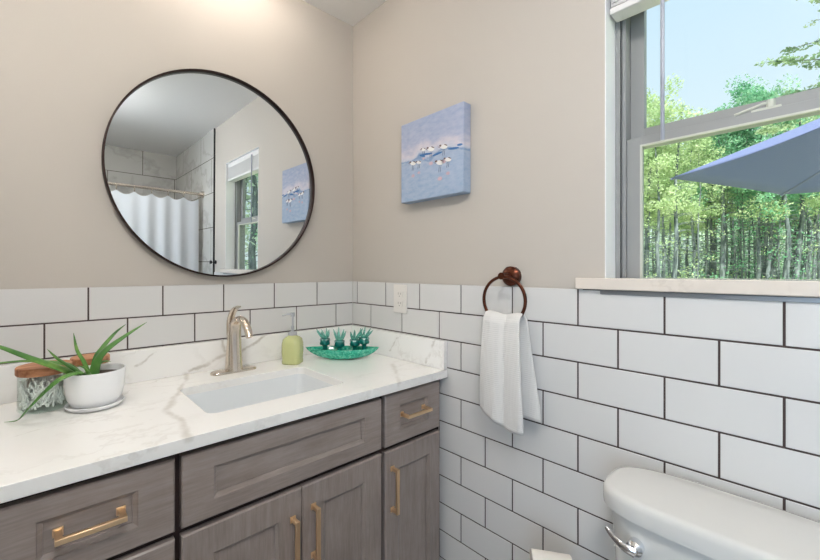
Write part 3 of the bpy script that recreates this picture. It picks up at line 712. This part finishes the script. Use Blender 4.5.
bm = bmesh.new(); loft(bm, [egg(.422, .262, .188), egg(.436, .262, .188), egg(.442, .25, .176), egg(.443, .1, .08)]); obj('seat_lid', bm, M_porc, to, smooth=True)

# toilet paper on a free-standing holder
ta = Vector((.563, -.827, 0)); tcn = Vector((-.140, -1.068, .452)); tp_r = .056
st = thing('toilet_paper_stand', 'bronze floor stand holding a toilet paper roll beside the toilet', 'toilet paper holder', (tcn.x-ta.x*.085, tcn.y-ta.y*.085, 0))
sb = Vector((tcn.x-ta.x*.085, tcn.y-ta.y*.085, 0))
obj('base', lathe([(.001, 0), (.07, 0), (.07, .008), (.06, .012), (.001, .012)], sb, 32), M_bronze, st, smooth=True)
bm = bmesh.new(); tube(bm, smoothpath([sb+Vector((0, 0, .01)), sb+Vector((0, 0, .2)), sb+Vector((0, 0, .42)), sb+Vector((0, 0, .440))+ta*.008, Vector((sb.x, sb.y, .452))+ta*.03, tcn+ta*.058], 4), .006, 12); obj('pole', bm, M_bronze, st, smooth=True)
bm = bmesh.new(); Rg = [ring(tcn+ta*a, ta, r_, n=40) for a, r_ in ((-.05, .019), (-.05, tp_r-.001), (-.049, tp_r), (.049, tp_r), (.05, tp_r-.001), (.05, .019))]
Rg.append(Rg[0]); loft(bm, Rg, False); bmesh.ops.remove_doubles(bm, verts=bm.verts, dist=1e-6)
tag(obj('toilet_paper_roll', bm, M_paper, None, smooth=True), 'white toilet paper roll on the stand beside the toilet', 'toilet paper')

# ------------------------------------------------------------------ things seen in the mirror
rod = thing('shower_rod', 'brushed nickel curtain rod across the bathtub, seen in the mirror', 'curtain rod', (-.8, -2.345, 1.925))
obj('rod_tube', tube(bmesh.new(), [(XL, -2.345, 1.925), (-.006, -2.345, 1.925)], .0125, 16), M_nickel, rod, smooth=True)
for xa, xb in ((-.004, -.04), (XL, XL+.036)):
    obj('flange', tube(bmesh.new(), [(xa, -2.345, 1.925), (xa+(xb-xa)*.25, -2.345, 1.925), (xb, -2.345, 1.925)], [.032, .030, .0165], 20), M_nickel, rod, smooth=True)
NR = 13; XR0, XR1 = -1.56, -.045; sp2 = (XR1-XR0)/(NR-1)
bm = bmesh.new(); NU, NV = 300, 24; G = []
for j in range(NV+1):
    v = j/NV; row = []
    for i in range(NU+1):
        u = i/NU; x = XR0+(XR1-XR0)*u; ph = (u*(NR-1)) % 1
        sag = .030*math.sin(PI*ph)**1.0*(1-v)**6
        z = (1.882-sag)*(1-v)+.12*v
        y = -2.345+(.013+.006*math.sin(u*17))*math.cos(2*PI*u*(NR-1)+PI*.5)*(.35+.65*min(1, v*3))+.009*math.sin(u*37+v*2)*v
        row.append(bm.verts.new((x+.01*math.sin(u*20+v*3)*v, y, z)))
    G.append(row)
for A, B in zip(G, G[1:]):
    for i in range(NU): bm.faces.new((A[i], A[i+1], B[i+1], B[i]))
tag(obj('shower_curtain', bm, M_curtain, None, smooth=True), 'white fabric shower curtain drawn across the bathtub, seen in the mirror', 'shower curtain')
rg0 = None
for i in range(NR):
    x = XR0+sp2*i
    if rg0 is None:
        bm = bmesh.new(); tube(bm, [Vector((0, .018*math.cos(a), .018*math.sin(a)*1.55-.012)) for a in [2*PI*k/20 for k in range(21)]], .0022, 6, cap=False)
        rg0 = obj('curtain_ring', bm, M_nickel, None, smooth=True); r_ = rg0
    else: r_ = rg0.copy(); COL.objects.link(r_)
    r_.location = (x, -2.345, 1.919)
    tag(r_, 'small metal ring holding the white shower curtain on its rod', 'curtain ring', 'shower curtain rings on the rod')
hk = thing('wall_hook', 'small black metal wall hook beside the shower tile, seen in the mirror', 'hook', (0, -2.02, 1.297))
obj('mount_plate', tube(bmesh.new(), [(.009, -2.02, 1.297), (-.004, -2.02, 1.297)], .016, 18), M_black, hk, smooth=True)
obj('peg', tube(bmesh.new(), [(-.003, -2.02, 1.297), (-.03, -2.02, 1.297), (-.031, -2.02, 1.297), (-.044, -2.02, 1.297)], [.005, .005, .015, .015], 16), M_black, hk, smooth=True)
tb = thing('bathtub', 'white bathtub behind the shower curtain', 'bathtub', (-.8, -2.86, 0))
bm = bmesh.new()
loft(bm, [rrect(XL+.01, -.014, -3.32, -2.40, .01, 0), rrect(XL+.01, -.014, -3.32, -2.40, .01, .48), rrect(XL+.012, -.016, -3.318, -2.402, .015, .49), rrect(XL+.08, -.08, -3.26, -2.47, .12, .488), rrect(XL+.1, -.1, -3.24, -2.49, .14, .45), rrect(XL+.2, -.16, -3.18, -2.55, .16, .15), rrect(XL+.3, -.26, -3.1, -2.63, .12, .12)])
obj('tub_shell', bm, M_porc, tb, smooth=True)

# ------------------------------------------------------------------ unseen vanity light placed from shadows; ceiling light and downlight added for fill
vl = thing('vanity_light', 'three-globe bronze vanity light on the wall above the mirror', 'wall light', (-.616, 0, 2.39))
obj('backplate', box(-.825, -.425, -.016, .008, 2.408, 2.452), M_bronze, vl, bevel=.003)
for dx in (-.15, 0, .15):
    obj('arm', tube(bmesh.new(), [(-.625+dx, -.012, 2.43), (-.625+dx, -.17, 2.43)], .007, 12), M_bronze, vl, smooth=True)
    bm = bmesh.new(); bmesh.ops.create_uvsphere(bm, u_segments=20, v_segments=12, radius=.034); bmesh.ops.translate(bm, verts=bm.verts, vec=(-.625+dx, -.20, 2.43)); obj('globe', bm, M_globe, vl, smooth=True)
cl = thing('added_ceiling_light', 'round flush ceiling light added as fill over the middle of the room', 'ceiling light', (-1.12, -1.78, 2.44))
obj('trim_ring', lathe([(.165, 2.4715), (.175, 2.4715), (.175, 2.45), (.159, 2.448), (.159, 2.46)], (-1.12, -1.78, 0), 40), M_nickel, cl, smooth=True)
obj('diffuser', lathe([(.001, 2.308), (.12, 2.312), (.150, 2.325), (.157, 2.345), (.157, 2.47), (.001, 2.47)], (-1.12, -1.78, 0), 40), M_diff, cl, smooth=True)

rl = thing('added_downlight', 'small round recessed downlight added as fill over the left of the vanity', 'ceiling light', (-1.33, -.62, 2.465))
obj('trim_ring', lathe([(.062, 2.4715), (.082, 2.4715), (.080, 2.467), (.062, 2.466), (.060, 2.4715)], (-1.33, -.62, 0), 36), M_plastic, rl, smooth=True)
obj('lens', lathe([(.001, 2.4695), (.060, 2.4695), (.060, 2.4712), (.001, 2.4712)], (-1.33, -.62, 0), 36), M_lens, rl)

# ------------------------------------------------------------------ outside: ground, umbrella, woods
GZ = -.4
struct(obj('ground', box(.3, 90, -80, 60, GZ-.3, GZ), M_grass))
uc = Vector((3.446, -2.49, 0)); P1 = Vector((3.07, -.63, 0)); RU = (P1-uc).length; a0 = math.atan2(P1.y-uc.y, P1.x-uc.x)
um = thing('patio_umbrella', 'blue-grey canvas patio umbrella outside the window', 'umbrella', (uc.x, uc.y, GZ))
def cpt(a, t, dz=0): return Vector((uc.x+RU*t*math.cos(a), uc.y+RU*t*math.sin(a), 2.09+.74*(1-t)-.03*math.sin(PI*t)+dz))
bm = bmesh.new(); NT = 12; NA = 8
for s in range(6):
    for dz in (0,):
        G = []
        for j in range(NT+1):
            t = 1-(j/NT)*.985; A_, B_ = cpt(a0+s*PI/3, t), cpt(a0+(s+1)*PI/3, t)
            row = []
            for i in range(NA+1):
                f = i/NA; p = A_.lerp(B_, f); inw = (Vector((uc.x, uc.y, p.z))-p); p = p+inw*(.045*math.sin(PI*f)*t); p.z -= .02*math.sin(PI*f)*t
                row.append(bm.verts.new(p))
            G.append(row)
        for A, B in zip(G, G[1:]):
            for i in range(NA): bm.faces.new((A[i], A[i+1], B[i+1], B[i]))
bmesh.ops.remove_doubles(bm, verts=bm.verts, dist=1e-4)
o = obj('canopy', bm, M_umb, um, smooth=True); sm = o.modifiers.new('t', 'SOLIDIFY'); sm.thickness = .003
for s in range(6):
    a = a0+s*PI/3; obj('rib', tube(bmesh.new(), [cpt(a, 1.0, -.012), cpt(a, .5, -.014), cpt(a, .03, -.02)], .009, 8), M_rib, um, smooth=True)
obj('pole', tube(bmesh.new(), [(uc.x, uc.y, GZ+.02), (uc.x, uc.y, 2.86)], .02, 14), M_pole, um, smooth=True)
obj('base', lathe([(.001, 0), (.28, 0), (.28, .05), (.05, .08), (.001, .08)], (uc.x, uc.y, GZ), 32), M_pole, um, smooth=True)

def leaf_cloud(bm, cen, rad, n, size, rnd, squash=1.0):
    for _ in range(n):
        while True:
            d = Vector((rnd.uniform(-1, 1), rnd.uniform(-1, 1), rnd.uniform(-1, 1)))
            if .15 < d.length < 1: break
        p = cen+Vector((d.x*rad.x, d.y*rad.y, d.z*rad.z))
        a = Vector((rnd.gauss(0, 1), rnd.gauss(0, 1), rnd.gauss(0, 1)*squash)).normalized(); b = a.orthogonal().normalized()
        b = (b*math.cos(rnd.random()*6)+a.cross(b)*math.sin(rnd.random()*6)).normalized()
        s = size*rnd.uniform(.5, 1.3)
        bm.faces.new([bm.verts.new(p+a*s), bm.verts.new(p+b*s*.5), bm.verts.new(p-a*s), bm.verts.new(p-b*s*.5)])
def tree_proto(kind, seed):
    rnd = random.Random(seed); H = rnd.uniform(9.5, 12.0)
    root = bpy.data.objects.new('woodland_tree', None); COL.objects.link(root)
    tr_ = bmesh.new(); P = []; x = y = 0
    for i in range(9):
        P.append(Vector((x, y, H*i/8*.93))); x += rnd.uniform(-.12, .12); y += rnd.uniform(-.12, .12)
    r0 = rnd.choice((.05, .08, .12, .17))
    tube(tr_, P, [r0*(1-.8*i/8) for i in range(9)], 7)
    for _ in range(30 if kind != 'back' else 6):      # bare lower twigs
        z = rnd.uniform(1.2, H*.6); a = rnd.uniform(0, 2*PI); q = P[0].lerp(P[-1], z/H); q.z = z; L = rnd.uniform(.5, 1.4)
        q = Vector((P[min(8, int(z/H*8))].x, P[min(8, int(z/H*8))].y, z))
        tube(tr_, [q, q+Vector((math.cos(a)*L*.5, math.sin(a)*L*.5, L*.12)), q+Vector((math.cos(a)*L, math.sin(a)*L, L*.1))], [.018, .012, .005], 4)
    obj('trunk', tr_, M_bark, root)
    fo = bmesh.new()
    if kind in ('yellow', 'emerald'):
        for _ in range(22):
            z = (.55+.5*rnd.random())*H; w = 1.8*(1-abs(z/H-.70)*1.9); a = rnd.uniform(0, 2*PI); rr = rnd.uniform(0, max(w, .1))
            leaf_cloud(fo, Vector((rr*math.cos(a), rr*math.sin(a), z)), Vector((rnd.uniform(.4, .8), rnd.uniform(.4, .8), rnd.uniform(.25, .6))), 150, .075, rnd)
        for _ in range(5):
            z = rnd.uniform(.1, .5)*H; a = rnd.uniform(0, 2*PI); rr = rnd.uniform(.2, 1.2)
            leaf_cloud(fo, Vector((rr*math.cos(a), rr*math.sin(a), z)), Vector((.6, .6, .3)), 26, .07, rnd)
    else:
        for _ in range(24):
            z = rnd.uniform(.05, .95)*H*.72; w = 2.4*(1-z/(H*.8)); a = rnd.uniform(0, 2*PI); rr = rnd.uniform(0, max(w, .1))
            leaf_cloud(fo, Vector((rr*math.cos(a), rr*math.sin(a), z)), Vector((.9, .9, .6)), 55, .12, rnd)
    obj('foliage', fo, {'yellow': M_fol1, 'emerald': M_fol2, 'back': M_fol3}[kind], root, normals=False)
    return root
fwv = Vector((math.sin(YAW), math.cos(YAW), 0)); rtv = Vector((math.cos(YAW), -math.sin(YAW), 0))
def spot(px, depth):
    d = (fwv+rtv*((px-388.46)/391.02))*depth
    return Vector((CP.x+d.x, CP.y+d.y, 0))
protos = {'yellow': [tree_proto('yellow', k) for k in (11, 12, 13)], 'emerald': [tree_proto('emerald', k) for k in (21, 22, 23, 24)], 'back': [tree_proto('back', 31), tree_proto('back', 32)]}
used = set()
LAB = {'yellow': ('slim yellow-green leafy tree with bare grey trunk in the woods outside', 'yellow-green trees in the woods'),
       'emerald': ('slim deeper green leafy tree with bare grey trunk in the woods outside', 'deeper green trees in the woods'),
       'back': ('pale bushy tree at the back of the woods outside', 'pale trees at the back of the woods')}
def plant(kind, loc, rot, sc):
    pr_ = protos[kind][int(rot*10) % len(protos[kind])]
    if pr_.name not in used: used.add(pr_.name); r_ = pr_
    else:
        r_ = pr_.copy(); COL.objects.link(r_)
        for ch in list(pr_.children): c_ = ch.copy(); COL.objects.link(c_); c_.parent = r_
    r_.location = (loc.x, loc.y, GZ); r_.rotation_euler = (0, 0, rot); r_.scale = (sc, sc, sc)
    tag(r_, LAB[kind][0], 'tree', LAB[kind][1])
rnd = random.Random(5)
for i in range(72):
    px = 628+i*3.15+rnd.uniform(-3, 3); dep = rnd.uniform(13, 21.5)
    kind = 'yellow' if (px < 700 or rnd.random() < .35) else 'emerald'
    sc = rnd.uniform(.80, .98)*(dep/21 if dep > 18 else .92)*(1.0 if px > 700 else .98)
    plant(kind, spot(px, dep), rnd.uniform(0, 6.2), sc*.84)
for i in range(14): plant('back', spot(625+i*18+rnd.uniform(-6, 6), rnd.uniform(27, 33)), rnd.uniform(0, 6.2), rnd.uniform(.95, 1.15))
for i in range(12):     # seen through the window in the mirror
    a = math.radians(-58-i*2.2+rnd.uniform(-1, 1)); R_ = rnd.uniform(12, 20)
    plant(['yellow', 'back', 'emerald'][i % 3], Vector((math.cos(a)*R_, math.sin(a)*R_, 0)), rnd.uniform(0, 6.2), rnd.uniform(.8, 1))
# the nearer pine at the right of the window
np_ = spot(868, 7.2); pn = thing('pine_tree', 'nearer pine with layered branches at the right edge of window', 'tree', (np_.x, np_.y, GZ))
bm = bmesh.new(); tube(bm, [(np_.x, np_.y, GZ), (np_.x+.05, np_.y, 4), (np_.x, np_.y+.05, 9)], [.14, .1, .03], 10); obj('trunk', bm, M_bark, pn, smooth=True)
bb_, ff = bmesh.new(), bmesh.new(); rnd = random.Random(9)
for i in range(46):
    z = 3.6+i*.11; a = i*2.4+rnd.uniform(-.3, .3); L = 1.75*(1-(z-3.2)/7.5)*rnd.uniform(.75, 1.15)
    tip = Vector((math.cos(a)*L, math.sin(a)*L, L*.16)); b0 = Vector((np_.x, np_.y, z))
    tube(bb_, [b0, b0+tip*.5+Vector((0, 0, .03)), b0+tip], [.018, .011, .004], 5)
    for k in range(int(L*11)):
        t = .25+.75*rnd.random(); q = b0+tip*t+Vector((rnd.uniform(-.2, .2), rnd.uniform(-.2, .2), rnd.uniform(-.03, .05)))*(1.15-t*.6)
        leaf_cloud(ff, q, Vector((.13, .13, .05)), 20, .042, rnd, .5)
obj('branches', bb_, M_bark, pn); obj('needles', ff, M_fol4, pn, normals=False)
# undergrowth filling the bottom of the woods
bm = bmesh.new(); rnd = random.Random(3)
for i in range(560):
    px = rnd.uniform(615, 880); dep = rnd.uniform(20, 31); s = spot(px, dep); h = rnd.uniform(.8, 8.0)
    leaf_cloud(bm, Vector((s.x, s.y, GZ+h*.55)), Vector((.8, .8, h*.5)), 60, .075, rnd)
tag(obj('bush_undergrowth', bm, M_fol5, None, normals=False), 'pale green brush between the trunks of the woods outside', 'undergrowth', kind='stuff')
